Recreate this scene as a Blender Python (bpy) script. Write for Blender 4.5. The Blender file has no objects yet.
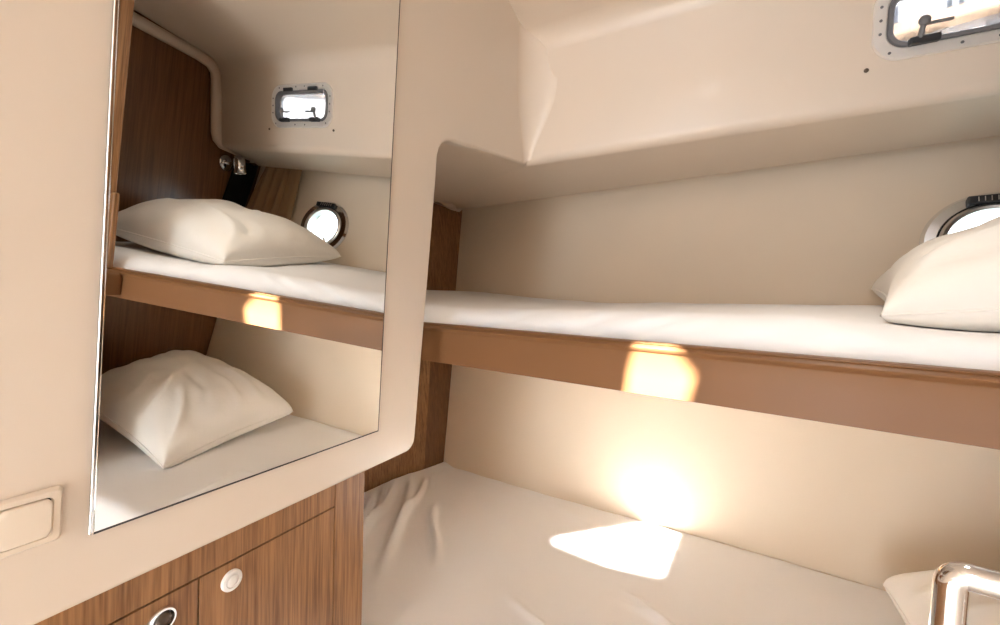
import bpy, bmesh, math, random
from mathutils import Vector, Matrix, noise
random.seed(4)
scene = bpy.context.scene
COL = scene.collection
S, ZC = 0.62, 1.13          # metres per survey unit; height of the lens above the sole
FLOOR = -ZC / S

# ------------------------------------------------------------------ survey
F_PX = 424.521
CR = Vector((0.76847, 0.63951, 0.02175)); CF = Vector((-0.63946, 0.76879, -0.00773))
CR = (CR - CF * CR.dot(CF)).normalized(); CF.normalize(); CU = CR.cross(CF)
NW = Vector((0.966, 0.245, -0.0790)).normalized()   # normal of the mirror wall
KW = -0.78005
TW = Vector((-NW.y, NW.x, 0)).normalized()           # along the wall
UW = NW.cross(TW)
if UW.z < 0: UW = -UW


def wall_pt(y, z, off=0.0):
    x = (KW - NW.y * y - NW.z * z) / NW.x
    return Vector((x, y, z)) + NW * off


HS, HX, HY, HZ = 0.2038, 0.0485, 2.0848, -0.9913     # hull side: y as a plane of x and z


def hull_y(x, z):
    return HY + HS * (z - HZ) + HX * x


NP = Vector((-0.2312, 0.9654, 0.1197)).normalized()    # deckhouse side with the hatch
KP = 1.82195


def panel_y(x, z):
    return (KP - NP.x * x - NP.z * z) / NP.y


# ------------------------------------------------------------------ materials
def nodes(name):
    m = bpy.data.materials.new(name); m.use_nodes = True
    nt = m.node_tree
    return m, nt, nt.nodes['Principled BSDF']


def plain(name, rgb, rough=.5, metal=0., coat=0., bump=0., bscale=60., var=0., vscale=4., spec=.5):
    m, nt, b = nodes(name)
    b.inputs['Base Color'].default_value = (*rgb, 1); b.inputs['Roughness'].default_value = rough
    b.inputs['Metallic'].default_value = metal; b.inputs['Coat Weight'].default_value = coat
    b.inputs['Coat Roughness'].default_value = .15
    b.inputs['Specular IOR Level'].default_value = spec
    tc = nt.nodes.new('ShaderNodeTexCoord')
    if var:
        n = nt.nodes.new('ShaderNodeTexNoise'); n.inputs['Scale'].default_value = vscale
        n.inputs['Detail'].default_value = 3
        nt.links.new(tc.outputs['Object'], n.inputs['Vector'])
        r = nt.nodes.new('ShaderNodeValToRGB')
        r.color_ramp.elements[0].color = (*[c * (1 - var) for c in rgb], 1); r.color_ramp.elements[0].position = .3
        r.color_ramp.elements[1].color = (*[min(1, c * (1 + var)) for c in rgb], 1); r.color_ramp.elements[1].position = .7
        nt.links.new(n.outputs['Fac'], r.inputs['Fac']); nt.links.new(r.outputs['Color'], b.inputs['Base Color'])
    if bump:
        n = nt.nodes.new('ShaderNodeTexNoise'); n.inputs['Scale'].default_value = bscale; n.inputs['Detail'].default_value = 4
        nt.links.new(tc.outputs['Object'], n.inputs['Vector'])
        bp = nt.nodes.new('ShaderNodeBump'); bp.inputs['Strength'].default_value = bump; bp.inputs['Distance'].default_value = .01
        nt.links.new(n.outputs['Fac'], bp.inputs['Height']); nt.links.new(bp.outputs['Normal'], b.inputs['Normal'])
    return m


def wood(name, dark, light, rough=.35, axis='Z', fine=70., coat=.15):
    m, nt, b = nodes(name)
    tc = nt.nodes.new('ShaderNodeTexCoord'); mp = nt.nodes.new('ShaderNodeMapping')
    sc = {'Z': (1, 1, .035), 'X': (.035, 1, 1), 'Y': (1, .035, 1)}[axis]
    mp.inputs['Scale'].default_value = sc
    nt.links.new(tc.outputs['Object'], mp.inputs['Vector'])
    n = nt.nodes.new('ShaderNodeTexNoise'); n.inputs['Scale'].default_value = fine; n.inputs['Detail'].default_value = 6
    n.inputs['Roughness'].default_value = .65
    n2 = nt.nodes.new('ShaderNodeTexNoise'); n2.inputs['Scale'].default_value = fine * 3.2; n2.inputs['Detail'].default_value = 2
    nt.links.new(mp.outputs['Vector'], n.inputs['Vector']); nt.links.new(mp.outputs['Vector'], n2.inputs['Vector'])
    mx = nt.nodes.new('ShaderNodeMix'); mx.data_type = 'FLOAT'; mx.inputs[0].default_value = .4
    nt.links.new(n.outputs['Fac'], mx.inputs[2]); nt.links.new(n2.outputs['Fac'], mx.inputs[3])
    r = nt.nodes.new('ShaderNodeValToRGB')
    r.color_ramp.elements[0].color = (*dark, 1); r.color_ramp.elements[0].position = .36
    r.color_ramp.elements[1].color = (*light, 1); r.color_ramp.elements[1].position = .6
    nt.links.new(mx.outputs[0], r.inputs['Fac']); nt.links.new(r.outputs['Color'], b.inputs['Base Color'])
    bp = nt.nodes.new('ShaderNodeBump'); bp.inputs['Strength'].default_value = .06; bp.inputs['Distance'].default_value = .002
    nt.links.new(mx.outputs[0], bp.inputs['Height']); nt.links.new(bp.outputs['Normal'], b.inputs['Normal'])
    b.inputs['Roughness'].default_value = rough; b.inputs['Coat Weight'].default_value = coat
    b.inputs['Coat Roughness'].default_value = .2
    return m


def glass(name, tint=(1, 1, 1), gl=.06):
    m = bpy.data.materials.new(name); m.use_nodes = True; nt = m.node_tree; nt.nodes.clear()
    o = nt.nodes.new('ShaderNodeOutputMaterial'); t = nt.nodes.new('ShaderNodeBsdfTransparent')
    t.inputs['Color'].default_value = (*tint, 1)
    g = nt.nodes.new('ShaderNodeBsdfGlossy'); g.inputs['Roughness'].default_value = .02
    mx = nt.nodes.new('ShaderNodeMixShader'); mx.inputs[0].default_value = gl
    nt.links.new(t.outputs[0], mx.inputs[1]); nt.links.new(g.outputs[0], mx.inputs[2]); nt.links.new(mx.outputs[0], o.inputs[0])
    return m


def fabric(name, rgb, weave=900., rough=.9, fold=.25, fscale=7.):
    m, nt, b = nodes(name)
    b.inputs['Base Color'].default_value = (*rgb, 1); b.inputs['Roughness'].default_value = rough
    b.inputs['Sheen Weight'].default_value = .15; b.inputs['Specular IOR Level'].default_value = .2
    tc = nt.nodes.new('ShaderNodeTexCoord')
    n = nt.nodes.new('ShaderNodeTexNoise'); n.inputs['Scale'].default_value = fscale; n.inputs['Detail'].default_value = 5
    n.inputs['Distortion'].default_value = .3
    w = nt.nodes.new('ShaderNodeTexNoise'); w.inputs['Scale'].default_value = weave
    nt.links.new(tc.outputs['Object'], n.inputs['Vector']); nt.links.new(tc.outputs['Object'], w.inputs['Vector'])
    b1 = nt.nodes.new('ShaderNodeBump'); b1.inputs['Strength'].default_value = fold; b1.inputs['Distance'].default_value = .02
    b2 = nt.nodes.new('ShaderNodeBump'); b2.inputs['Strength'].default_value = .08; b2.inputs['Distance'].default_value = .001
    nt.links.new(n.outputs['Fac'], b1.inputs['Height']); nt.links.new(w.outputs['Fac'], b2.inputs['Height'])
    nt.links.new(b1.outputs['Normal'], b2.inputs['Normal']); nt.links.new(b2.outputs['Normal'], b.inputs['Normal'])
    return m


M = dict(
    gel=plain('gelcoat_cream', (.695, .595, .495), .42, coat=.12, bump=.02, bscale=9),  # same gelcoat as the mirror panel, darkened for the shade overhead
    gelcove=plain('gelcoat_cove', (.725, .635, .54), .42, coat=.2, bump=.02, bscale=9),  # soft corner shading put into a tone between overhead and panel
    gelwall=plain('gelcoat_panel', (.765, .685, .60), .40, coat=.3, bump=.02, bscale=9),
    hull=plain('hull_liner_vinyl', (.80, .675, .53), .6, bump=.03, bscale=300, var=.02),
    wood=wood('oak_veneer', (.16, .070, .025), (.38, .195, .080), .38, fine=110.),
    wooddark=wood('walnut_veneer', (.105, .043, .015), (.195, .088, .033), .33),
    rail=plain('brown_laminate', (.20, .095, .040), .44, spec=.3, bump=.01, bscale=40, var=.05, vscale=3),
    dark=plain('shadow_gap', (.02, .012, .008), .8),
    mirror=plain('silvered_glass', (.90, .91, .90), .0, 1.),
    chrome=plain('polished_chrome', (.82, .82, .83), .08, 1.),
    steel=plain('satin_aluminium', (.80, .77, .73), .34, 1.),
    frame=plain('satin_frame', (.88, .85, .81), .34, .5),
    black=plain('black_plastic', (.02, .02, .022), .45),
    grey=plain('grey_plastic', (.16, .155, .16), .5),
    rubber=plain('rubber_seal', (.05, .045, .05), .6),
    white=plain('white_plastic', (.82, .82, .82), .3, coat=.3),
    switch=plain('ivory_plastic', (.80, .72, .62), .35, coat=.2),
    sheet=fabric('white_cotton_sheet', (.89, .89, .90), fold=.16, fscale=6),
    pillow=fabric('white_cotton_pillowcase', (.86, .83, .78), fold=.22, fscale=10),
    curtain=fabric('tan_curtain_cloth', (.40, .255, .135), fold=.03, fscale=20),
    recessshade=fabric('recess_shade', (.008, .007, .008), fold=.1, fscale=20),
    bulb=plain('frosted_lens', (.8, .8, .75), .4),
    glass=glass('clear_pane', (.8, .8, .8)), smoked=glass('smoked_pane', (.25, .25, .255)),
    floor=wood('pale_sole', (.40, .34, .28), (.52, .46, .39), .5, axis='X', fine=30),
    awning=plain('white_awning_cloth', (.86, .87, .90), .8, bump=.1, bscale=15),
    awnseam=plain('grey_webbing', (.20, .22, .26), .8),
    teak=plain('varnished_teak', (.85, .60, .40), .4),
    deck=plain('white_deck_paint', (.88, .89, .90), .5, bump=.05, bscale=200),
    sea=plain('harbour_water', (.20, .27, .26), .12, bump=.4, bscale=3),
    hole=plain('screw_hole', (.10, .065, .04), .7),
)


# ------------------------------------------------------------------ mesh helpers (survey units)
class MB:
    def __init__(s):
        s.v = []; s.f = []

    def grid(s, nu, nv, fn, cu=False, cv=False):
        b = len(s.v)
        for i in range(nu):
            for j in range(nv):
                s.v.append(Vector(fn(i, j)))
        for i in range(nu if cu else nu - 1):
            for j in range(nv if cv else nv - 1):
                a = b + i * nv + j; c = b + ((i + 1) % nu) * nv + j
                d = b + ((i + 1) % nu) * nv + (j + 1) % nv; e = b + i * nv + (j + 1) % nv
                s.f.append((a, c, d, e))
        return s

    def ring_cap(s, pts):
        b = len(s.v); s.v += [Vector(p) for p in pts]; s.f.append(tuple(range(b, b + len(pts)))); return s

    def prism(s, pts, off):
        n = len(pts); off = Vector(off)
        b = len(s.v); s.v += [Vector(p) for p in pts] + [Vector(p) + off for p in pts]
        s.f.append(tuple(range(b, b + n))); s.f.append(tuple(reversed(range(b + n, b + 2 * n))))
        for i in range(n):
            j = (i + 1) % n; s.f.append((b + i, b + n + i, b + n + j, b + j))
        return s

    def hexa(s, p):         # 8 points: bottom ring 0-3, top ring 4-7
        b = len(s.v); s.v += [Vector(q) for q in p]
        for f in ((0, 3, 2, 1), (4, 5, 6, 7), (0, 1, 5, 4), (1, 2, 6, 5), (2, 3, 7, 6), (3, 0, 4, 7)):
            s.f.append(tuple(b + i for i in f))
        return s

    def box(s, a, c):
        x0, y0, z0 = a; x1, y1, z1 = c
        return s.hexa([(x0, y0, z0), (x1, y0, z0), (x1, y1, z0), (x0, y1, z0), (x0, y0, z1), (x1, y0, z1), (x1, y1, z1), (x0, y1, z1)])

    def obox(s, c, ax, h):
        c = Vector(c); X, Y, Z = [a * k for a, k in zip(ax, h)]
        return s.hexa([c - X - Y - Z, c + X - Y - Z, c + X + Y - Z, c - X + Y - Z, c - X - Y + Z, c + X - Y + Z, c + X + Y + Z, c - X + Y + Z])

    def tube(s, path, r, n=16, cap=True):
        path = [Vector(p) for p in path]
        rs = r if isinstance(r, (list, tuple)) else [r] * len(path)
        up = None; rows = []
        for i, p in enumerate(path):
            t = (path[min(i + 1, len(path) - 1)] - path[max(i - 1, 0)]).normalized()
            if up is None:
                up = t.orthogonal().normalized()
            up = (up - t * up.dot(t)).normalized(); w = t.cross(up)
            rows.append([p + (up * math.cos(2 * math.pi * k / n) + w * math.sin(2 * math.pi * k / n)) * rs[i] for k in range(n)])
        s.grid(len(rows), n, lambda i, j: rows[i][j], cv=True)
        if cap:
            s.ring_cap(list(reversed(rows[0]))); s.ring_cap(rows[-1])
        return s

    def lathe(s, c, axis, prof, n=32, cap=True):
        c = Vector(c); axis = Vector(axis).normalized(); a = axis.orthogonal().normalized(); b = axis.cross(a)
        rows = [[c + axis * h + (a * math.cos(2 * math.pi * k / n) + b * math.sin(2 * math.pi * k / n)) * r for k in range(n)] for r, h in prof]
        s.grid(len(rows), n, lambda i, j: rows[i][j], cv=True)
        if cap:
            s.ring_cap(list(reversed(rows[0]))); s.ring_cap(rows[-1])
        return s

    def loops(s, c, a, b, n, L, closed=True, seg=10):
        """rings of rounded rectangles (half width, half height, corner radius, height along n)"""
        c = Vector(c); rows = [[c + a * x + b * y + n * d for x, y in rrect(w, h, r, seg)] for w, h, r, d in L]
        s.grid(len(rows), len(rows[0]), lambda i, j: rows[i][j], cu=closed, cv=True)
        return s

    def mesh(s, name, org=None, weld=True):
        me = bpy.data.meshes.new(name)
        o = org if org is not None else Vector((0, 0, 0))
        me.from_pydata([tuple(metre(p) - o) for p in s.v], [], s.f)
        bm = bmesh.new(); bm.from_mesh(me)
        if weld: bmesh.ops.remove_doubles(bm, verts=bm.verts, dist=1e-5)
        bmesh.ops.recalc_face_normals(bm, faces=bm.faces)
        bm.to_mesh(me); bm.free()
        return me


def metre(p):
    return Vector((p[0] * S, p[1] * S, p[2] * S + ZC))


def rrect(w, h, r, seg=10):
    r = min(r, w, h); out = []
    for k, (sx, sy) in enumerate(((1, 1), (-1, 1), (-1, -1), (1, -1))):
        for i in range(seg + 1):
            t = math.pi / 2 * (k + i / seg)
            out.append((sx * (w - r) + r * math.cos(t), sy * (h - r) + r * math.sin(t)))
    return out


def world_origin(o):
    p = Vector((0, 0, 0))
    while o is not None:
        p += o.location; o = o.parent
    return p


def build(mb, name, mat, parent=None, smooth=None, bevel=0., seg=3, weld=True):
    if parent is not None:
        org = world_origin(parent); loc = Vector((0, 0, 0))
    else:
        P = [metre(p) for p in mb.v]
        org = Vector(((min(p.x for p in P) + max(p.x for p in P)) / 2, (min(p.y for p in P) + max(p.y for p in P)) / 2, min(p.z for p in P)))
        loc = org
    me = mb.mesh(name, org, weld)
    o = bpy.data.objects.new(name, me); COL.objects.link(o); o.location = loc
    if parent is not None: o.parent = parent
    me.materials.append(M[mat] if isinstance(mat, str) else mat)
    if smooth is not None:
        me.polygons.foreach_set('use_smooth', [True] * len(me.polygons))
        if smooth < 180 and not bevel: me.set_sharp_from_angle(angle=math.radians(smooth))
    if bevel:
        md = o.modifiers.new('bevel', 'BEVEL'); md.width = bevel * S; md.segments = seg; md.limit_method = 'ANGLE'
        md.angle_limit = math.radians(35); md.harden_normals = True
        me.polygons.foreach_set('use_smooth', [True] * len(me.polygons))
        me.set_sharp_from_angle(angle=math.radians(70))
    return o


def empty(name, p):
    o = bpy.data.objects.new(name, None); COL.objects.link(o); o.location = metre(p); o.empty_display_size = .05
    return o


def tag(o, label=None, cat=None, group=None, kind=None):
    if label: o['label'] = label
    if cat: o['category'] = cat
    if group: o['group'] = group
    if kind: o['kind'] = kind
    return o


def struct(o, label=None):
    o['kind'] = 'structure'
    if label: o['label'] = label
    return o


def cut(o, cutter_mb):
    """cut an opening through a wall and keep the plain mesh"""
    me = cutter_mb.mesh('cutter')
    c = bpy.data.objects.new('cutter', me); COL.objects.link(c)
    md = o.modifiers.new('opening', 'BOOLEAN'); md.operation = 'DIFFERENCE'; md.solver = 'EXACT'; md.object = c
    bpy.context.view_layer.update()
    dg = bpy.context.evaluated_depsgraph_get()
    new = bpy.data.meshes.new_from_object(o.evaluated_get(dg))
    o.modifiers.clear(); old = o.data; nm = old.name; o.data = new; bpy.data.meshes.remove(old); new.name = nm
    bpy.data.objects.remove(c); bpy.data.meshes.remove(me)


def sstep(a, b, x):
    t = max(0., min(1., (x - a) / (b - a))); return t * t * (3 - 2 * t)


def lerp(a, b, t): return a + (b - a) * t


EX, EY, EZ = Vector((1, 0, 0)), Vector((0, 1, 0)), Vector((0, 0, 1))
XF, XH = -2.25, 1.07                          # foot and head bulkheads


def foot_x(z): return -2.25 - .115 * z


# ------------------------------------------------------------------ the cabin shell
struct(build(MB().box((-3.0, -2.6, FLOOR - .06), (1.6, 2.7, FLOOR)), 'floor', 'floor'))

# hull side with the porthole opening
PX, PZ, PR = .387, .286, .1935
PC = Vector((PX, hull_y(PX, PZ), PZ))
PNRM = Vector((-HX, 1, -HS)).normalized(); PA = Vector((1, HX, 0)).normalized(); PB = PA.cross(PNRM)
if PB.z < 0: PB = -PB
mb = MB()
zs = (FLOOR, .78)
mb.hexa([(-2.9, hull_y(-2.9, zs[0]), zs[0]), (1.5, hull_y(1.5, zs[0]), zs[0]), (1.5, hull_y(1.5, zs[0]) + .06, zs[0]), (-2.9, hull_y(-2.9, zs[0]) + .06, zs[0]),
         (-2.9, hull_y(-2.9, zs[1]), zs[1]), (1.5, hull_y(1.5, zs[1]), zs[1]), (1.5, hull_y(1.5, zs[1]) + .06, zs[1]), (-2.9, hull_y(-2.9, zs[1]) + .06, zs[1])])
wall_back = struct(build(mb, 'wall_back', 'hull'))
cut(wall_back, MB().lathe(PC - PNRM * .1, PNRM, [(.135, 0), (.135, .3)], 48))

# deckhouse moulding: ceiling, upright side with the hatch, shelf underside, lip
FOLD_TOP = 1.17


def fold_z(x): return .669 + .012 * x
def top_z(x): return FOLD_TOP + .012 * max(-1.2, x)


def profile(x):
    zf = fold_z(x)
    zt = top_z(x)
    yl_, zl_ = 2.327 + .0516 * x, .677 - .0198 * x
    cm = 1 - 1.3 * sstep(.2, 1., x)
    pts = [(-2.6, zt + .05), (-1.2, zt + .05), (-.2, zt + .05 * cm), (.6, zt + .04 * cm), (1.2, zt + .02 * cm)]
    r = .085
    yt = panel_y(x, zt)
    for i in range(9):
        t = math.pi / 2 * i / 8
        pts.append((yt - r + r * math.sin(t), zt - r + r * math.cos(t)))
    for k in (.25, .5, .75):
        z = lerp(zt - r, zf + .05, k); pts.append((panel_y(x, z), z))
    r2 = .045; yb = panel_y(x, zf)
    for i in range(7):
        t = math.pi / 2 * i / 6
        pts.append((yb + r2 - r2 * math.cos(t), zf + r2 - r2 * math.sin(t)))
    for k in (.3, .6, .85):
        pts.append((lerp(yb + r2, yl_, k), lerp(zf, zl_, k)))
    for i in range(7):
        t = math.pi * (i / 6) - math.pi / 2
        pts.append((yl_ - .012 + .016 * math.cos(t), zl_ + .016 + .016 * math.sin(t)))
    return pts


def flared(x):
    p = profile(x); d = 0.
    if x > .90: d = .03 * ((x - .90) / .16) ** 2
    if x < -2.05: d = .15 * ((-2.05 - x) / .25) ** 2
    if d:
        q = []
        for i, (y, z) in enumerate(p):
            a = p[max(i - 1, 0)]; b = p[min(i + 1, len(p) - 1)]
            t = Vector((b[0] - a[0], b[1] - a[1])); t.normalize()
            n = Vector((-t.y, t.x))          # away from the cabin
            k = d if n.y > -.2 else 0
            w = sstep(2.24, 2.02, y) if x < -2 else 1.
            q.append((y + n.x * k * w, z + abs(n.y) * k * w))
        p = q
    return p


xs = [-2.32, -2.24, -2.16, -2.08, -1.9, -1.6, -1.3, -1.0, -.7, -.4, -.1, .2, .5, .75, .86, .90, .93, .96, .99, 1.02, 1.04, 1.06]
inner = [flared(x) for x in xs]
mb = MB()
rows = []
for x, p in zip(xs, inner):
    out = []
    for i in range(len(p)):
        a = p[max(i - 1, 0)]; b = p[min(i + 1, len(p) - 1)]
        t = Vector((b[0] - a[0], b[1] - a[1])).normalized(); n = Vector((-t.y, t.x))
        th = .012 if i >= len(p) - 8 else .035
        out.append((p[i][0] + n.x * th, p[i][1] + n.y * th))
    # top skin closed loosely above the moulding
    loop = [(x, y, z) for y, z in p]
    zt = top_z(x); zf = fold_z(x)
    yl_ = 2.327 + .0516 * x
    last = p[-1]
    fl = .08 * sstep(.8, 1.06, x)
    back = [(x, last[0] - .02, last[1] + .012), (x, yl_ - .06, last[1] + .015), (x, panel_y(x, .8) + .16 + fl, zf + .12), (x, panel_y(x, .8) + .022 + fl, zf + .16),
            (x, panel_y(x, .8) + .022 + fl, zt - .05 + fl * .5), (x, panel_y(x, .8) - .02 + fl, zt + .07 + fl), (x, 1.1, zt + .13 + fl), (x, -2.6, zt + .2 + fl)]
    rows.append(loop + back)
mb.grid(len(rows), len(rows[0]), lambda i, j: rows[i][j], cv=True)
mb.ring_cap(rows[0]); mb.ring_cap(list(reversed(rows[-1])))
ceiling = struct(build(mb, 'ceiling', 'gel', smooth=180))
# hatch opening
HC = Vector((.270, panel_y(.270, .922), .922))
HA = Vector((1, -NP.x / NP.y, 0)).normalized(); HB = NP.cross(HA)
if HB.z < 0: HB = -HB
HN = -NP                                        # towards the cabin
c_ = MB()
c_.loops(HC, HA, HB, -HN, [(.213, .083, .05, -.15), (.213, .083, .05, .4)], closed=False)
c_.ring_cap([HC + HA * x + HB * y + HN * .15 for x, y in rrect(.213, .083, .05)])
c_.ring_cap([HC + HA * x + HB * y - HN * .4 for x, y in rrect(.213, .083, .05)])
cut(ceiling, c_)
# unseen skylight opening behind the lens, outline shaped to cast the sun patches
SKY = [(-.116, -1.253), (.142, -.83), (.122, -.739), (.115, -.672), (.196, -.665), (.274, -.750), (.280, -.827), (.328, -1.177), (.134, -1.245)]
SD = Vector((-.39, 1.26, -1.0)).normalized()
SKY = [Vector((x, y, 1.247)) for x, y in SKY]
c_ = MB(); c_.prism([p + SD * .1 for p in SKY], -SD * .9); cut(ceiling, c_)
ceiling.data.polygons.foreach_set('use_smooth', [True] * len(ceiling.data.polygons))
ceiling.data.set_sharp_from_angle(angle=math.radians(40))
wn = ceiling.modifiers.new('face_weighted', 'WEIGHTED_NORMAL'); wn.keep_sharp = True; wn.weight = 80

# moulded panel that carries the looking glass
def wall_poly(off):
    R_ = .04
    P = [(-2.6, -.456), (.879 - R_, -.456)]
    for i in range(1, 7):
        t = math.pi / 2 * i / 6
        P.append((.879 - R_ + R_ * math.sin(t), -.456 + R_ * (1 - math.cos(t))))
    P += [(.884, 0), (.889, .40)]
    c0, c1, c2 = Vector((.887, .44)), Vector((.878, .535)), Vector((.985, .545))
    for i in range(1, 7):
        t = i / 6; q = c0 * (1 - t) ** 2 + c1 * 2 * t * (1 - t) + c2 * t * t; P.append((q.x, q.y))
    P += [(1.2, .589), (1.479, .640), (1.80, .70), (1.80, 1.32), (-2.6, 1.36)]
    return [wall_pt(y, z, off) for y, z in P]


mb = MB().prism(wall_poly(-.005), -NW * .06)
wall_left = struct(build(mb, 'wall_left', 'gelwall', bevel=.013, seg=4))

# cove between the mirror panel and the deckhouse side
mb = MB(); rr = .13; K = 14
ca, cb = [], []
rows = []
for i in range(12):
    z = lerp(.66, 1.30, i / 11)
    # corner in plan at this height
    A1 = Vector((NW.x, NW.y)); k1 = KW - NW.z * z - .005
    A2 = Vector((NP.x, NP.y)); k2 = KP - NP.z * min(z, FOLD_TOP)
    l1, l2 = A1.length, A2.length
    # circle tangent to both inside faces
    det = A1.x * A2.y - A1.y * A2.x
    r_ = rr * (.22 + .78 * sstep(.64, .95, z))
    q1, q2 = k1 + r_ * l1, k2 - r_ * l2
    cx_ = (q1 * A2.y - A1.y * q2) / det; cy_ = (A1.x * q2 - A2.x * q1) / det
    t1 = math.atan2(-A1.y, -A1.x); t2 = math.atan2(A2.y, A2.x)
    if t1 < 0: t1 += 2 * math.pi
    rows.append([(cx_ + (r_ - .0005) * math.cos(lerp(t1, t2, j / K)), cy_ + (r_ - .0005) * math.sin(lerp(t1, t2, j / K)), z) for j in range(K + 1)])
for j in range(K + 1):
    p = rows[0][j]; t = j / K
    rows[0][j] = (p[0], p[1], lerp(.589 + (p[1] - 1.2) * .183 + .002, fold_z(p[0]) + .012, sstep(0, 1, t)))
mb.grid(len(rows), K + 1, lambda i, j: rows[i][j])
struct(build(mb, 'trim_1', 'gelcove', smooth=180))

# underside of the side deck over the foot of the berth
mb = MB()
Cn, Bn = wall_pt(.865, .528, -.010), wall_pt(1.62, .663, -.010)
def under(i, j):
    u, v = i / 12, j / 10
    a = lerp(Cn, Bn, v)
    e = lerp(Vector((-2.42, .86, .57)), Vector((-2.42, 1.90, .686)), v)
    p = lerp(a, e, u)
    return (p.x, p.y, p.z )
mb.grid(13, 11, under)
struct(build(mb, 'trim_2', 'gel', smooth=180))
# rolled edge where the moulding meets the foot bulkhead
path = [(-2.29, 1.55, .80), (-2.29, 1.85, .80), (-2.29, 2.00, .80), (-2.29, 2.06, .797), (-2.29, 2.10, .78), (-2.29, 2.14, .762), (-2.29, 2.19, .758), (-2.29, 2.25, .758)]
struct(build(MB().tube(path, .034, 14), 'trim_3', 'gel', smooth=60))

path = [(1.042, .96, 1.158), (1.042, 1.30, 1.155), (1.042, 1.482, 1.156), (1.042, 1.86, 1.176), (1.042, 1.945, 1.170), (1.042, 1.988, 1.135), (1.042, 2.0, 1.09), (1.042, 2.04, .775), (1.042, 2.055, .738), (1.042, 2.09, .716), (1.042, 2.25, .713), (1.042, 2.39, .716), (1.042, 2.44, .702)]
struct(build(MB().tube(path, .033, 14), 'trim_7', 'gel', smooth=60))

# wooden bulkheads
def slab(name, mat, fx, y0, y1, z0, z1, th):
    m = MB().hexa([(fx(z0), y0, z0), (fx(z0) + th, y0, z0), (fx(z0) + th, y1, z0), (fx(z0), y1, z0),
                   (fx(z1), y0, z1), (fx(z1) + th, y0, z1), (fx(z1) + th, y1, z1), (fx(z1), y1, z1)])
    return struct(build(m, name, mat))


slab('wall_foot', 'wood', foot_x, .5, 2.62, FLOOR, .84, -.05)
struct(build(MB().prism([(XH, .95, FLOOR), (XH, 2.75, FLOOR), (XH, 2.75, .76), (XH, 2.16, .76), (XH, 2.12, 1.25), (XH, .95, 1.35)], (.05, 0, 0)), 'wall_head', 'wooddark'))
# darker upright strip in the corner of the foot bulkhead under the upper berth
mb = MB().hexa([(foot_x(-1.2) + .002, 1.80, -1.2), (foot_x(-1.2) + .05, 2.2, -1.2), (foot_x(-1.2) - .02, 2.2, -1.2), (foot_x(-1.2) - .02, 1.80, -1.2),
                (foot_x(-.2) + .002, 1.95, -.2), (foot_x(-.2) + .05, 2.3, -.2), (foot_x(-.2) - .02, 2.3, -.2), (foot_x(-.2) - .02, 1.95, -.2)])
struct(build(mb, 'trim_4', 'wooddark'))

# entry partition seen at the left of the reflection: panel, slim post, ledge
struct(build(MB().box((.385, .46, .205), (.43, 1.0, 1.25)), 'wall_entry', 'wood', bevel=.006))
struct(build(MB().box((.37, .979, -.092), (.43, 1.003, .215)), 'trim_5', 'wood', bevel=.006))
struct(build(MB().box((.60, -2.6, FLOOR), (.65, 1.0, 1.3)), 'wall_right', 'gelwall'))
mb = MB()
prof = [(-.190, .0), (-.118, .0), (-.103, .006), (-.095, .02), (-.092, .05), (-.095, .10), (-.19, .10)]
mb.prism([(.312 + d, .46, z) for z, d in prof], (0, .535, 0))
struct(build(mb, 'trim_6', 'rail', bevel=.004))
struct(build(MB().box((-2.45, .69, FLOOR), (-1.13, .72, 1.3)), 'wall_side', 'gel'))
struct(build(MB().box((.43, .93, FLOOR), (1.12, .96, 1.3)), 'wall_locker', 'wood'))
struct(build(MB().box((-2.6, -5.2, 1.30), (3.2, -2.55, 1.34)), 'ceiling_sun_block', 'gel'))  # unseen roof added to keep the sun out of the doorway behind the lens
struct(build(MB().box((-1.9, -2.65, FLOOR), (-.35, -2.6, 1.4)), 'wall_front', 'gelwall'))

# ------------------------------------------------------------------ deck window (hatch) in the upright side
w1 = struct(empty('window_1', HC + HN * .0), 'metal-framed deck window with rounded corners')
build(MB().loops(HC, HA, HB, HN, [(.250, .119, .075, 0), (.250, .119, .075, .006), (.247, .116, .072, .010), (.219, .089, .054, .010), (.215, .085, .05, .006), (.215, .085, .05, -.032), (.23, .10, .06, -.032)]), 'frame', 'frame', w1, smooth=40)
build(MB().loops(HC, HA, HB, HN, [(.2155, .0855, .05, .004), (.212, .082, .048, .013), (.203, .073, .042, .013), (.199, .069, .04, .006), (.199, .069, .04, -.03), (.2155, .0855, .05, -.03)]), 'seal', 'grey', w1, smooth=40)
g = MB(); g.prism([HC + HA * x + HB * y - HN * .018 for x, y in rrect(.201, .071, .04)], -HN * .006)
build(g, 'pane', 'smoked', w1)
build(MB().loops(HC, HA, HB, HN, [(.207, .077, .046, -.03), (.207, .077, .046, -.012), (.199, .069, .04, -.012), (.195, .065, .036, -.022), (.195, .065, .036, -.03)]), 'sash', 'chrome', w1, smooth=40)


def on_hatch(x, z, d=0.):      # point on the hatch plane by its own coordinates
    return HC + HA * x + HB * z + HN * d


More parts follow.
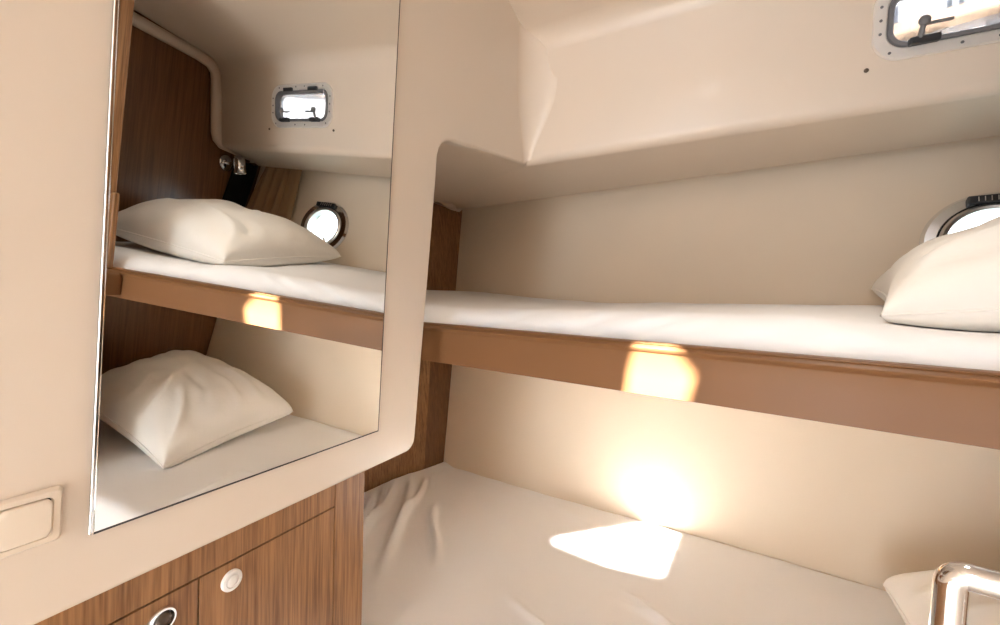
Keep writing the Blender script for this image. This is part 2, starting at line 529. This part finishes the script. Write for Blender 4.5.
for sx, d in ((-.128, 1), (.120, -1)):
    c = on_hatch(sx, -.078, .018)
    l = build(MB().obox(c, (HA, HB, HN), (.036, .011, .011)), 'latch', 'black', w1, bevel=.005)
    k = MB().tube([on_hatch(sx - .012 * d, -.072, .022), on_hatch(sx - .010 * d, -.050, .030), on_hatch(sx - .008 * d, -.034, .034)], [.008, .007, .008], 12)
    k.lathe(on_hatch(sx - .008 * d, -.030, .026), HN, [(.002, 0), (.012, .002), (.0145, .007), (.0145, .012), (.011, .017), (.002, .018)], 20)
    build(k, 'knob', 'grey', l, smooth=50)
    build(MB().obox(on_hatch(sx + .028 * d, -.038, .030), (HA, HB, HN), (.030, .0042, .004)), 'arm', 'grey', l, bevel=.002)
for sx in (-.10, .10):
    build(MB().obox(on_hatch(sx, .088, .014), (HA, HB, HN), (.035, .010, .008)), 'hinge', 'black', w1, bevel=.004)
for sx, sz in ((-.232, .045), (-.232, .005), (-.206, -.096), (-.04, -.103), (.04, -.103), (.206, -.096), (.232, .005), (.232, .045), (-.03, .103), (.04, .103), (-.175, .101), (.180, .101), (-.232, -.035), (.232, -.035)):
    q = MB().lathe(on_hatch(sx, sz, .009), HN, [(.0042, 0), (.0042, .002), (.0028, .0032), (.0010, .0026)], 14)
    build(q, 'screw', 'grey', w1, smooth=40)

# four little holes round the deck window
for i, (sx, sz, lab) in enumerate(((-.258, -.132, 'small screw hole in the cream panel below the left corner of the deck window'),
                                   (.277, -.125, 'small screw hole below the deck window corner nearest the reading lamp'),
                                   (-.252, .152, 'small screw hole above the deck window corner nearest the mirror panel'),
                                   (.281, .161, 'small screw hole above the deck window corner nearest the reading lamp'))):
    h = build(MB().lathe(on_hatch(sx, sz, -.003), HN, [(.0008, 0), (.0062, 0), (.0068, .0044), (.0035, .0056), (.0028, .0030), (.0006, .0026)], 16), 'screw_cup', 'hole', smooth=40)
    tag(h, lab, 'screw', 'screw cups round the deck window')

# ------------------------------------------------------------------ porthole in the hull side
w2 = struct(empty('window_2', PC), 'round porthole with a polished metal ring')
PN = -PNRM


def circ(r, d): return (r, r, r, d)


build(MB().loops(PC, PA, PB, PN, [circ(PR, 0), circ(PR, .006), circ(PR - .012, .020), circ(.150, .022), circ(.148, .018), circ(.147, -.04), circ(.165, -.04)], seg=14), 'ring', 'chrome', w2, smooth=40)
build(MB().loops(PC, PA, PB, PN, [circ(.1475, .010), circ(.1475, .016), circ(.143, .016), circ(.143, .010)], seg=14), 'seal', 'black', w2, smooth=40)
build(MB().loops(PC, PA, PB, PN, [circ(.1435, .005), circ(.1425, .026), circ(.134, .030), circ(.122, .026), circ(.117, .010), circ(.117, -.02), circ(.1435, -.02)], seg=14), 'sash', 'steel', w2, smooth=40)
g = MB(); g.prism([PC + PA * x + PB * y - PN * .006 for x, y in rrect(.1175, .1175, .1175, 14)], -PN * .006)
build(g, 'pane', 'glass', w2)
hg = MB()
def hp(x, z, d): return PC + PA * x + PB * z + PN * d
hg.obox(hp(.01, .158, .030), (PA, PB, PN), (.075, .0155, .012))
hinge = build(hg, 'hinge', 'black', w2, bevel=.005)
for k in range(6):
    build(MB().obox(hp(-.037 + k * .0165, .158, .0425), (PA, PB, PN), (.0012, .009, .001)), 'rib', 'steel', hinge)
for a in (-120, -55):
    t = math.radians(a); c = hp(.135 * math.cos(t), .135 * math.sin(t), .028)
    m = MB().lathe(c, PN, [(.009, 0), (.009, .014), (.005, .018)], 16)
    d = PA * math.cos(t) + PB * math.sin(t)
    m.tube([c - d * .03 + PN * .012, c + d * .03 + PN * .012], [.006, .006], 10)
    m.lathe(c - d * .03 + PN * .006, PN, [(.002, 0), (.009, .003), (.009, .009), (.002, .012)], 12)
    build(m, 'wing_nut', 'steel', w2, smooth=50)

# ------------------------------------------------------------------ upper berth
ub = empty('upper_bunk', (-.58, 1.1, -.2))
tag(ub, 'upper bunk with a brown laminate front rail under the thin mattress', 'bunk')


def rail_top(x): return -.078 - .0202 * x
def rail_bot(x): return -.199 - .0083 * x


X0, X1 = -2.24, XH - .005
sec = [(1.035, 0, 1), (1.0, 0, 1), (.9985, .3, 1), (.999, .78, 1), (.996, .82, 1), (.990, .85, 1), (.988, .89, 1), (.992, .925, 1), (.997, .94, 1), (.998, .95, 1), (.996, .97, 1), (.999, .99, 1), (1.006, 1.0, 1), (1.035, 1.0, 1)]
mb = MB(); N_ = 24
rows = []
for i in range(N_ + 1):
    x = lerp(X0, X1, i / N_)
    rows.append([(x, y, lerp(rail_bot(x), rail_top(x), k)) for y, k, _ in sec])
mb.grid(N_ + 1, len(sec), lambda i, j: rows[i][j], cv=True)
mb.ring_cap(list(reversed(rows[0]))); mb.ring_cap(rows[-1])
build(mb, 'front_rail', 'rail', ub, smooth=50)
mb = MB()
mb.hexa([(X0, 1.034, rail_bot(X0) + .012), (X1, 1.034, rail_bot(X1) + .012), (X1, hull_y(X1, -.18) - .004, rail_bot(X1) + .012), (X0, hull_y(X0, -.18) - .004, rail_bot(X0) + .012),
         (X0, 1.034, rail_bot(X0) + .045), (X1, 1.034, rail_bot(X1) + .045), (X1, hull_y(X1, -.15) - .006, rail_bot(X1) + .045), (X0, hull_y(X0, -.15) - .006, rail_bot(X0) + .045)])
build(mb, 'base_board', 'gel', ub)


def mat_top(x, y):
    z = .002 + .045 * sstep(1.05, 2.25, y) + .075 * sstep(-1.0, -2.2, x) - .030 * sstep(-.15, .25, x) * (1 - sstep(1.45, 2.1, y))
    z += .008 * noise.noise(Vector((x * 2.1, y * 2.4, 3))) + .004 * noise.noise(Vector((x * 6, y * 5, 8)))
    return z


def upper_mat(i, j):
    x = lerp(-2.225, XH - .012, i / 120); fy = j / 40
    y0, ztop = 1.012, 0
    if j <= 14:            # front face rolling over to the top
        t = j / 14 * math.pi / 2
        zt = mat_top(x, 1.14); zb = rail_bot(x) + .047
        y = 1.14 - .105 * math.sin(math.pi / 2 * min(1, (j / 14) * 1.0)) ** .0 * math.cos(t) ** .8 if j < 14 else 1.14
        z = lerp(zb, zt, math.sin(t) ** .62)
        w = math.sin(t * 2)
        y += .010 * noise.noise(Vector((x * 3, z * 10, 1))) * w + .006 * noise.noise(Vector((x * 9 + z * 12, z * 6, 5))) * w
        for cx_, sl_, a_ in ((-1.78, 2.2, .018), (-1.66, 3.0, .012), (-.52, -1.5, .010), (-.30, 1.8, .010), (-.02, -2.0, .008), (.3, 1.5, .008), (-1.2, 1.4, .010), (-1.45, -2., .009), (-1.05, -1.6, .010), (-.86, 2.2, .010), (-.68, -1.8, .012), (-.42, 2.4, .012), (-.12, 1.6, .009), (.12, -2.2, .009), (-.60, 2.8, .010), (-1.32, 2.6, .009)):
            dd = (x - cx_) - sl_ * (z + .05); y += 1.2 * a_ * math.exp(-(dd / .028) ** 2) * w
        return (x, max(y, 1.037), z)
    v = (j - 14) / 26
    y = lerp(1.14, hull_y(x, .03) - .012, v)
    z = mat_top(x, y)
    return (x, y, z)


mb = MB().grid(121, 41, upper_mat)
# close underside
und = [[upper_mat(i, 0), (upper_mat(i, 0)[0], hull_y(upper_mat(i, 0)[0], -.12) - .02, rail_bot(upper_mat(i, 0)[0]) + .047), upper_mat(i, 40)] for i in range(121)]
mb.grid(121, 3, lambda i, j: und[i][j])
mb.ring_cap([upper_mat(0, j) for j in range(41)] + [und[0][1]]); mb.ring_cap([upper_mat(120, j) for j in range(41)] + [und[120][1]])
um = build(mb, 'mattress', 'sheet', smooth=70)
tag(um, 'thin mattress in a white fitted sheet on the upper bunk behind the brown rail', 'mattress')

# ------------------------------------------------------------------ lower berth
lb = empty('lower_bunk', (-.6, 1.4, FLOOR))
tag(lb, 'low wooden berth base carrying the wide lower mattress', 'bunk')


def low_front(x): return .87 + .10 * max(-1.2, min(0, x + .05)) + (.05 * max(0, x))
def low_z(x, y):
    z = -.991 + .0327 * min(x, .1)
    z += .012 * noise.noise(Vector((x * 1.6, y * 1.8, 1))) + .005 * noise.noise(Vector((x * 5, y * 5, 4)))
    return z


xa, xb = -2.10, XH - .01
mb = MB().hexa([(-1.0, .80, FLOOR), (xb, .90, FLOOR), (xb, .93, FLOOR), (-1.0, .83, FLOOR), (-1.0, .80, -1.21), (xb, .90, -1.21), (xb, .93, -1.21), (-1.0, .83, -1.21)])
build(mb, 'front_panel', 'wood', lb)
mb = MB().hexa([(xa, .84, -1.25), (xb, .93, -1.25), (xb, hull_y(xb, -1.25) - .01, -1.25), (xa, hull_y(xa, -1.25) - .01, -1.25),
                (xa, .84, -1.21), (xb, .93, -1.21), (xb, hull_y(xb, -1.21) - .01, -1.21), (xa, hull_y(xa, -1.21) - .01, -1.21)])
build(mb, 'base_board', 'wood', lb)

RIDGES = [  # start xy, end xy, height, width : creases of the sheet towards the foot corner
    ((-2.04, 1.62), (-1.36, .98), .020, .022), ((-2.06, 1.52), (-1.62, 1.02), .018, .020), ((-2.02, 1.72), (-1.60, 1.24), .014, .018),
    ((-1.66, 1.52), (-1.30, 1.16), .017, .016), ((-2.04, 1.36), (-1.62, .94), .018, .022), ((-2.05, 1.44), (-1.50, .90), .012, .014), ((-1.80, 1.22), (-1.40, .86), .012, .016), ((-.62, 1.46), (-.25, 1.30), .008, .016), ((-.60, 1.40), (-.05, 1.36), .006, .014),
    ((-1.2, 1.9), (-.5, 1.72), .005, .03), ((-.9, 1.2), (-.6, 1.08), .006, .016), ((-.4, 1.25), (-.1, 1.1), .006, .016), ((-.605, 1.88), (-.52, 1.66), .010, .014), ((.0, 1.0), (-.06, 1.3), .008, .016)]


def ridges(x, y):
    h = 0; P = Vector((x, y))
    for a, b, hh, w in RIDGES:
        a = Vector(a); b = Vector(b); d = b - a; L = d.length; d /= L
        t = (P - a).dot(d) / L
        if -.15 < t < 1.15:
            side = (P - a).x * d.y - (P - a).y * d.x
            side += .022 * math.sin(t * 4 + a.x * 9)
            env = sstep(-.15, .25, t) * (1 - sstep(.7, 1.15, t))
            h += 1.75 * hh * env * math.exp(-(side / w) ** 2)
    return h


NX, NY = 320, 170
def low_mat(i, j):
    x = lerp(xa, xb, i / NX); fr = low_front(x)
    if j <= 12:
        t = j / 12 * math.pi / 2; zt = low_z(x, fr + .07)
        y = fr + .07 - .07 * math.cos(t) ** .7 if j < 12 else fr + .07
        z = lerp(-1.205, zt, math.sin(t) ** .55)
        w = math.sin(2 * t)
        y += .012 * noise.noise(Vector((x * 4, z * 3, 2))) * w
        return (x, y, z)
    v = (j - 12) / (NY - 12)
    y = lerp(fr + .07, hull_y(x, -.99) - .012, v)
    z = low_z(x, y) + ridges(x, y) * sstep(0, .22, v)
    z += .02 * sstep(.10, 0., x - xa) * sstep(1.2, 1.6, y)
    return (x, y, z)


mb = MB().grid(NX + 1, NY + 1, low_mat)
und = [[low_mat(i, 0), (low_mat(i, 0)[0], hull_y(low_mat(i, 0)[0], -1.2) - .02, -1.205), low_mat(i, NY)] for i in range(NX + 1)]
mb.grid(NX + 1, 3, lambda i, j: und[i][j])
mb.ring_cap([low_mat(0, j) for j in range(NY + 1)] + [und[0][1]]); mb.ring_cap([low_mat(NX, j) for j in range(NY + 1)] + [und[NX][1]])
lm = build(mb, 'mattress', 'sheet', smooth=70)
tag(lm, 'wide lower mattress in a creased white sheet with a bright patch of sun', 'mattress')


# ------------------------------------------------------------------ pillows
def pillow(name, FL, FR, BR, BL, top, bot, floor_z, label, seed, puff=.5, sag=None, pinch=.06, creases=()):
    FL, FR, BR, BL = map(Vector, (FL, FR, BR, BL)); n = 72
    ctr = (FL + FR + BR + BL) / 4

    def mid(u, v):
        # edges draw in between the corners
        uu = u * (1 - pinch * (1 - v * v)); vv = v * (1 - pinch * (1 - u * u))
        a, b = (uu + 1) / 2, (vv + 1) / 2
        return lerp(lerp(FL, FR, a), lerp(BL, BR, a), b)

    def surf(sgn):
        def fn(i, j):
            u, v = -math.cos(math.pi * i / n), -math.cos(math.pi * j / n)
            p = mid(u, v)
            e = max(0, (1 - u * u)) * max(0, (1 - v * v))
            h = e ** puff
            q = Vector((u * 1.7 + seed, v * 1.7, seed * 3))
            wr = noise.noise(q) * .10 + noise.noise(q * 2.3) * .05
            # gathers running in from the short edges
            g = math.sin(v * 17 + 3 * noise.noise(q * 1.5)) * .05 * math.exp(-((1 - abs(u)) / .22)) + math.sin(u * 15 + 3 * noise.noise(q * 1.3)) * .03 * math.exp(-((1 - abs(v)) / .2))
            cr = 0
            if sgn > 0:
                for (u0, v0), (u1, v1), hh, w in creases:
                    d = Vector((u1 - u0, v1 - v0)); L = d.length; d /= L
                    t = ((u - u0) * d.x + (v - v0) * d.y) / L; sd = (u - u0) * d.y - (v - v0) * d.x + .05 * math.sin(t * 4)
                    cr += hh * sstep(-.1, .2, t) * (1 - sstep(.7, 1.1, t)) * math.exp(-(sd / w) ** 2)
            edge = sstep(0, .12, e)
            if sgn > 0:
                z = p.z + top * (h * (1 + wr) + (g * .9) * edge * h ** .3 + cr * edge)
            else:
                z = p.z - bot * h
            fz = floor_z(p.x, p.y)
            z = max(z, fz + (.008 if sgn > 0 else .003))
            return (p.x, p.y, z)
        return fn
    m = MB().grid(n + 1, n + 1, surf(1)); m.grid(n + 1, n + 1, surf(-1))
    r = empty(name, (ctr.x, ctr.y, floor_z(ctr.x, ctr.y)))
    tag(r, label, 'pillow')
    build(m, 'pillowcase', 'pillow', r, smooth=180)
    pts = []
    for s_, e_ in (((-1, -1), (1, -1)), ((1, -1), (1, 1)), ((1, 1), (-1, 1)), ((-1, 1), (-1, -1))):
        for k in range(24):
            u, v = lerp(s_[0], e_[0], k / 24), lerp(s_[1], e_[1], k / 24); p = mid(u, v)
            pts.append(Vector((p.x, p.y, max(p.z, floor_z(p.x, p.y) + .008))))
    pts.append(pts[0])
    build(MB().tube(pts, .0035, 6, cap=False), 'seam', 'pillow', r, smooth=180)
    return r


pillow('pillow', (.046, 1.20, .004), (.82, 1.25, .070), (1.02, 2.00, .16), (.05, 2.08, .105), .205, .10, mat_top,
       'flattish white pillow on the upper bunk below the porthole', 1.3, puff=.34,
       creases=(((-.95, -.9), (-.35, -.5), .08, .07), ((-.85, -.6), (-.55, -.35), -.08, .06), ((-.5, -.55), (.9, -.5), .05, .05), ((-.6, -.2), (-.3, .2), .05, .06)))
pillow('pillow', (.21, 1.17, -.965), (.86, 1.24, -.80), (1.0, 1.95, -.74), (.095, 1.87, -.870), .218, .10, lambda x, y: low_z(x, y),
       'plump white pillow at the head of the lower bunk', 5.1, puff=.31, pinch=.08,
       creases=(((-.98, -.98), (-.35, -.35), .09, .06), ((-.95, .1), (-.25, .25), .05, .05), ((-.9, .45), (-.2, .5), .06, .06), ((-.75, -.3), (-.1, -.1), -.04, .05), ((-.3, -.9), (-.1, -.3), .05, .06), ((.1, -.95), (.2, -.4), .04, .05)))

# ------------------------------------------------------------------ looking glass on the moulded panel
MZ0, MZ1 = -.345, 1.06
def my_l(z): return .102 + .0145 * (z + .345)
def my_r(z): return .695 - .0250 * (z + .345)
mr = empty('wall_mirror', wall_pt(.40, MZ0, -.005))
tag(mr, 'tall frameless mirror on the cream moulded panel reflecting both bunks', 'mirror')
B = .0035
quad = lambda off, e: [wall_pt(my_l(MZ0) + e, MZ0 + e, off), wall_pt(my_r(MZ0) - e, MZ0 + e, off), wall_pt(my_r(MZ1) - e, MZ1 - e, off), wall_pt(my_l(MZ1) + e, MZ1 - e, off)]
mb = MB(); mb.prism(quad(0, 0), -NW * .0046)
build(mb, 'silvered_glass', 'mirror', mr)
strip = lambda ya, yb, off: [wall_pt(my_l(MZ0) + ya, MZ0 - .002, off), wall_pt(my_l(MZ0) + yb, MZ0 - .002, off), wall_pt(my_l(MZ1) + yb, MZ1, off), wall_pt(my_l(MZ1) + ya, MZ1, off)]
mb = MB(); mb.prism(strip(-.0062, -.0004, .002), -NW * .0066)
build(mb, 'edge_strip', 'chrome', mr, bevel=.002)
thin = [wall_pt(my_l(MZ0), MZ0 - .004, -.001), wall_pt(my_r(MZ0) + .004, MZ0 - .004, -.001), wall_pt(my_r(MZ1) + .004, MZ1, -.001), wall_pt(my_l(MZ1), MZ1, -.001)]
mb = MB(); mb.prism(thin, -NW * .0036)
build(mb, 'backing', 'rubber', mr)

# ------------------------------------------------------------------ light switch
def wl(y, z, d): return wall_pt(y, z, -.005) + NW * d
sw = empty('light_switch', wl(.032, -.335, 0)); tag(sw, 'ivory light switch on the cream panel left of the mirror', 'switch')
c = wl(.0315, -.2985, 0)
build(MB().loops(c, TW, UW, NW, [(.0375, .0385, .006, 0), (.0375, .0385, .006, .004), (.034, .035, .006, .0085), (.0275, .0285, .008, .0085), (.0265, .0275, .008, .006), (.0265, .0275, .008, 0)]), 'plate', 'switch', sw, smooth=40)
m = MB().loops(c, TW, UW, NW, [(.0255, .0265, .0085, .002), (.0255, .0265, .0085, .0095), (.024, .025, .008, .0112), (.019, .020, .006, .0116), (.004, .004, .002, .0112)], closed=False)
m.ring_cap([c + TW * x + UW * y + NW * .0112 for x, y in rrect(.004, .004, .002)])
build(m, 'rocker', 'switch', sw, smooth=40)
build(MB().loops(c, TW, UW, NW, [(.0266, .0276, .0085, .001), (.0266, .0276, .0085, .0015), (.024, .025, .008, .0015), (.024, .025, .008, .001)]), 'gap', 'dark', sw)

# ------------------------------------------------------------------ locker under the moulded panel
CN = Vector((.96905, .24619, 0)).normalized(); CK = -.8388; CT = Vector((-CN.y, CN.x, 0))


def cab(y, z, d=0.): return Vector(((CK - CN.y * y) / CN.x, y, z)) + CN * d


cb = empty('locker', cab(.2, FLOOR, -.05)); tag(cb, 'oak locker with two doors below the mirror panel', 'cabinet')


def cabbox(y0, y1, z0, z1, d0, d1):
    return MB().hexa([cab(y0, z0, d1), cab(y1, z0, d1), cab(y1, z0, d0), cab(y0, z0, d0), cab(y0, z1, d1), cab(y1, z1, d1), cab(y1, z1, d0), cab(y0, z1, d0)])


yL, yR = -.7, .672
build(cabbox(yL, yR, FLOOR + .08, -.43, -.40, -.022), 'carcass', 'dark', cb)
build(cabbox(yL, .5685, -.5135, -.43, -.022, 0), 'top_rail', 'wood', cb, bevel=.0012, seg=2)
build(cabbox(.5715, yR, FLOOR + .06, -.43, -.40, 0), 'stile', 'wood', cb, bevel=.002, seg=2)
for y0, y1, ly, lab in ((.2565, .5685, .313, 'white'), (yL, .2535, .196, 'chrome')):
    d = build(cabbox(y0, y1, FLOOR + .1, -.5165, -.022, 0), 'door', 'wood', cb, bevel=.0012, seg=2)
    c = cab(ly, -.553)
    lt = build(MB().lathe(c, CN, [(.0205, 0), (.0205, .004), (.019, .0065), (.0135, .0075), (.0125, .006), (.0125, .003)] if lab == 'white' else [(.0215, 0), (.0215, .005), (.0195, .008), (.0165, .008), (.0150, .005), (.0145, .002)], 36), 'push_latch', 'white' if lab == 'white' else 'chrome', d, smooth=40)
    lt['label'] = 'white round push latch' if lab == 'white' else 'chrome round push latch with a dark centre'
    if lab == 'white':
        build(MB().lathe(c, CN, [(.0118, .001), (.0118, .0065), (.0105, .008), (.003, .0084)], 28), 'button', 'white', lt, smooth=40) if False else None
        b_ = build(MB().lathe(c, CN, [(.0116, .002), (.0116, .0068), (.0100, .0082), (.0030, .0086)], 28), 'button', 'white', d, smooth=40)
    else:
        b_ = build(MB().lathe(c, CN, [(.0146, .001), (.0140, .006), (.0110, .0095), (.0060, .0112), (.001, .0118)], 28), 'button', plain('smoked_cap', (.10, .075, .06), .18, .6), d, smooth=60)

# ------------------------------------------------------------------ curtain, recess shade sheet and reading lamp at the head end
def drape(i, j, n, m_):
    v = j / m_; u = i / n
    xr, xl = lerp(.665, .640, v), lerp(.975, 1.05, v ** .8)
    x = lerp(xr, xl, u ** lerp(1.25, 1.0, v))
    z = lerp(.70, .14, v)
    amp = lerp(.013, .026, v) * sstep(.25, .45, u) + .002
    y = hull_y(x, z) - .042 + amp * math.sin(u * 34 + 1.5 * math.sin(v * 2.5)) - .012 * math.sin(u * 9)
    return (x, y, z)


mb = MB()
n_, m_ = 90, 24
mb.grid(n_ + 1, m_ + 1, lambda i, j: drape(i, j, n_, m_))
cu = build(mb, 'curtain', 'curtain', smooth=180)
sd = cu.modifiers.new('cloth', 'SOLIDIFY'); sd.thickness = .003; sd.offset = 0
tag(cu, 'tan gathered curtain hanging beside the porthole, seen in the mirror', 'curtain')
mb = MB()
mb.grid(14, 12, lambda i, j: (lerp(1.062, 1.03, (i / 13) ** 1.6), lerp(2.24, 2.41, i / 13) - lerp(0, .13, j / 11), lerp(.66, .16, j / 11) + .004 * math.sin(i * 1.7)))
bc = build(mb, 'recess_shade', 'recessshade', smooth=180)  # black sheet added to paint the shade of the corner recess
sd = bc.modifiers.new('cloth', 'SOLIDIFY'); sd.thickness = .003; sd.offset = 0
tag(bc, 'dark sheet standing for the shaded recess between the reading lamp and the tan curtain', 'cloth')

LP = Vector((XH, 2.164, .610))
la = empty('reading_lamp', LP); tag(la, 'small chrome reading lamp on the dark wooden bulkhead, seen in the mirror', 'lamp')
build(MB().lathe(LP, -EX, [(.055, 0), (.055, .006), (.05, .012), (.03, .017), (.012, .018)], 32), 'base', 'chrome', la, smooth=50)
build(MB().tube([LP - EX * .015, LP - EX * .04, LP - EX * .06 + EY * .004], .011, 14), 'arm', 'chrome', la, smooth=60)
hc = LP - EX * .092 + EY * .010
build(MB().lathe(hc + EZ * .05, Vector((-.15, .1, -1)), [(.004, -.012), (.022, -.008), (.033, .004), (.036, .02), (.037, .105), (.034, .108), (.032, .09)], 28), 'lamp_shade', 'chrome', la, smooth=50)
build(MB().lathe(hc + EZ * .05 + Vector((-.15, .1, -1)).normalized() * .088, Vector((-.15, .1, -1)), [(.003, 0), (.030, 0), (.030, .006), (.003, .008)], 24), 'lens', 'bulb', la, smooth=50)

# ------------------------------------------------------------------ chrome boarding frame by the berth, lower right corner
def pixel(u, v, y):       # survey point seen at a place of the photograph, at a known distance from the berth
    d = CF + CR * ((u - 500) / F_PX) - CU * ((v - 312.5) / F_PX); return d * (y / d.y)


LY = .60
A0 = pixel(957, 574, LY); zt = A0.z
ld = empty('bunk_ladder', (A0.x + .2, LY, FLOOR)); tag(ld, 'chrome tube bunk ladder at the front edge of the lower bunk', 'ladder')
def corner(c, d0, d1, r, n=8):
    """points of a tube bend at c between directions d0 (incoming, reversed) and d1"""
    a = c + d0 * r; b = c + d1 * r
    return [a * (1 - t) ** 2 + c * 2 * t * (1 - t) + b * t * t for t in [k / n for k in range(n + 1)]]
xl_, xr_ = A0.x - .004, A0.x + .40
RB = .014
C1, C2 = Vector((xl_, LY, zt)), Vector((xr_, LY, zt))
path = [Vector((xl_ - .03, LY - .02, FLOOR)), Vector((xl_ - .012, LY - .004, zt - .3))] + corner(C1, -EZ, EX, RB) + corner(C2, -EX, -EZ, RB) + [Vector((xr_, LY - .004, zt - .3)), Vector((xr_, LY - .02, FLOOR))]
build(MB().tube(path, .0125, 24), 'frame', 'chrome', ld, smooth=60)
for z in (-.75, -1.15, -1.5):
    build(MB().tube([(xl_ - .015, LY - .008, z), (xr_, LY - .008, z)], .010, 14), 'rung', 'chrome', ld, smooth=60)

# ------------------------------------------------------------------ outside
struct(build(MB().box((-60, 2.9, FLOOR - .75), (60, 120, FLOOR - .7)), 'ground_water', 'sea'))
od = empty('side_deck', (0, 3.2, .8)); tag(od, 'white side deck edge with a teak capping outside the deck window', 'deck')
build(MB().prism([(-2.6, 1.40, .765), (-2.3, panel_y(-2.3, .8) + .15, .765), (1.02, panel_y(1.02, .8) + .20, .765), (3.0, 2.4, .765), (3.0, 2.63, .765), (-2.6, 2.63, .765)], (0, 0, .03)), 'deck_plank', 'deck', od)
build(MB().box((-2.6, 2.62, .72), (9.0, 3.2, .80)), 'deck_edge', 'deck', od, bevel=.01)
build(MB().box((-2.2, 3.14, .80), (9.0, 3.20, 1.52)), 'bulwark', 'deck', od, bevel=.01)
build(MB().box((-2.2, 3.08, 1.50), (9.0, 3.20, 1.575)), 'capping', 'teak', od, bevel=.015)
for x in (.23, .56, .9):
    build(MB().obox((x, 3.12, 1.45), (EX, EY, EZ), (.09, .012, .016)), 'fairlead', 'grey', od, bevel=.006)
mb = MB()
mb.grid(60, 6, lambda i, j: (lerp(-1.5, 12, i / 59), 4.4 + .05 * math.sin(i * .9) + .03 * math.sin(i * 2.3), lerp(1.9, 4.6, j / 5)))
aw = build(mb, 'outside_awning', 'awning', smooth=180); sd = aw.modifiers.new('cloth', 'SOLIDIFY'); sd.thickness = .004
for k in range(26):
    x = -1.3 + k * .3 + .04 * math.sin(k * 2.2)
    q = build(MB().box((x, 4.31, 1.9), (x + .022 + .014 * (k % 3), 4.33, 4.6)), 'seam', 'awnseam', aw)
tag(aw, 'white pleated awning outside, seen through the deck window', 'awning')

# ------------------------------------------------------------------ light
w = bpy.data.worlds.new('sky'); scene.world = w; w.use_nodes = True
nt = w.node_tree; bg = nt.nodes['Background']
tc = nt.nodes.new('ShaderNodeTexCoord'); sp = nt.nodes.new('ShaderNodeSeparateXYZ'); rp = nt.nodes.new('ShaderNodeValToRGB')
nt.links.new(tc.outputs['Generated'], sp.inputs[0]); nt.links.new(sp.outputs['Z'], rp.inputs['Fac'])
rp.color_ramp.elements[0].position = .0; rp.color_ramp.elements[0].color = (.84, .92, 1., 1)
rp.color_ramp.elements[1].position = .7; rp.color_ramp.elements[1].color = (.76, .88, 1., 1)
nt.links.new(rp.outputs['Color'], bg.inputs['Color']); bg.inputs['Strength'].default_value = 10

sun = bpy.data.lights.new('sun', 'SUN'); sun.energy = 80; sun.angle = math.radians(.9); sun.color = (1, .965, .92)
so = bpy.data.objects.new('sun', sun); COL.objects.link(so)
so.rotation_euler = SD.to_track_quat('-Z', 'Y').to_euler(); so.location = (0, -3, 5)


def lamp(name, p, r, power, color):
    l = bpy.data.lights.new(name, 'AREA'); l.shape = 'DISK'; l.size = r * 2 * S; l.energy = power; l.color = color
    o = bpy.data.objects.new(name, l); COL.objects.link(o); o.location = metre(p)
    return o


# warm cabin downlight on the ceiling behind the lens
dl = empty('ceiling_lamp', (.03, 1.165, 1.186)); tag(dl, 'round white ceiling lamp above the edge of the upper bunk', 'lamp')
zc_ = FOLD_TOP + .018
build(MB().lathe((.03, 1.165, zc_), -EZ, [(.002, 0), (.11, 0), (.11, .012), (.10, .022), (.092, .022), (.088, .014), (.002, .014)], 36), 'housing', 'white', dl, smooth=40)
lamp('cabin_light', (.03, 1.165, zc_ - .03), .085, .7, (1, .92, .82)).data.spread = math.radians(105)


def portal(c, n, w, h):
    l = bpy.data.lights.new('portal', 'AREA'); l.shape = 'RECTANGLE'; l.size = w * S; l.size_y = h * S
    o = bpy.data.objects.new('portal', l); COL.objects.link(o); o.location = metre(c)
    o.rotation_euler = Vector(n).to_track_quat('-Z', 'Y').to_euler(); l.cycles.is_portal = True


portal(HC - HN * .04, HN, .40, .20)
portal(PC - PN * .03, PN, .28, .28)
portal((.19, -1.02, 1.34), (0, 0, -1), .62, .75)
portal((.1, -2.62, -.4), (0, 1, 0), 1.2, 2.8)

# ------------------------------------------------------------------ camera
cam = bpy.data.cameras.new('camera'); co = bpy.data.objects.new('camera', cam); COL.objects.link(co)
cam.sensor_fit = 'HORIZONTAL'; cam.sensor_width = 36; cam.lens = F_PX / 1000 * 36; cam.clip_start = .01; cam.clip_end = 500
mtx = Matrix((CR, CU, -CF)).transposed().to_4x4(); mtx.translation = metre((0, 0, 0))
co.matrix_world = mtx; scene.camera = co

vs = scene.view_settings; vs.view_transform = 'Standard'; vs.look = 'None'; vs.gamma = 1; vs.exposure = .2; vs.use_curve_mapping = False
scene.cycles.max_bounces = 10; scene.cycles.diffuse_bounces = 7; scene.cycles.glossy_bounces = 6; scene.cycles.transparent_max_bounces = 10
scene.cycles.sample_clamp_indirect = 0; scene.cycles.use_denoising = True
scene.cycles.caustics_reflective = False; scene.cycles.caustics_refractive = False
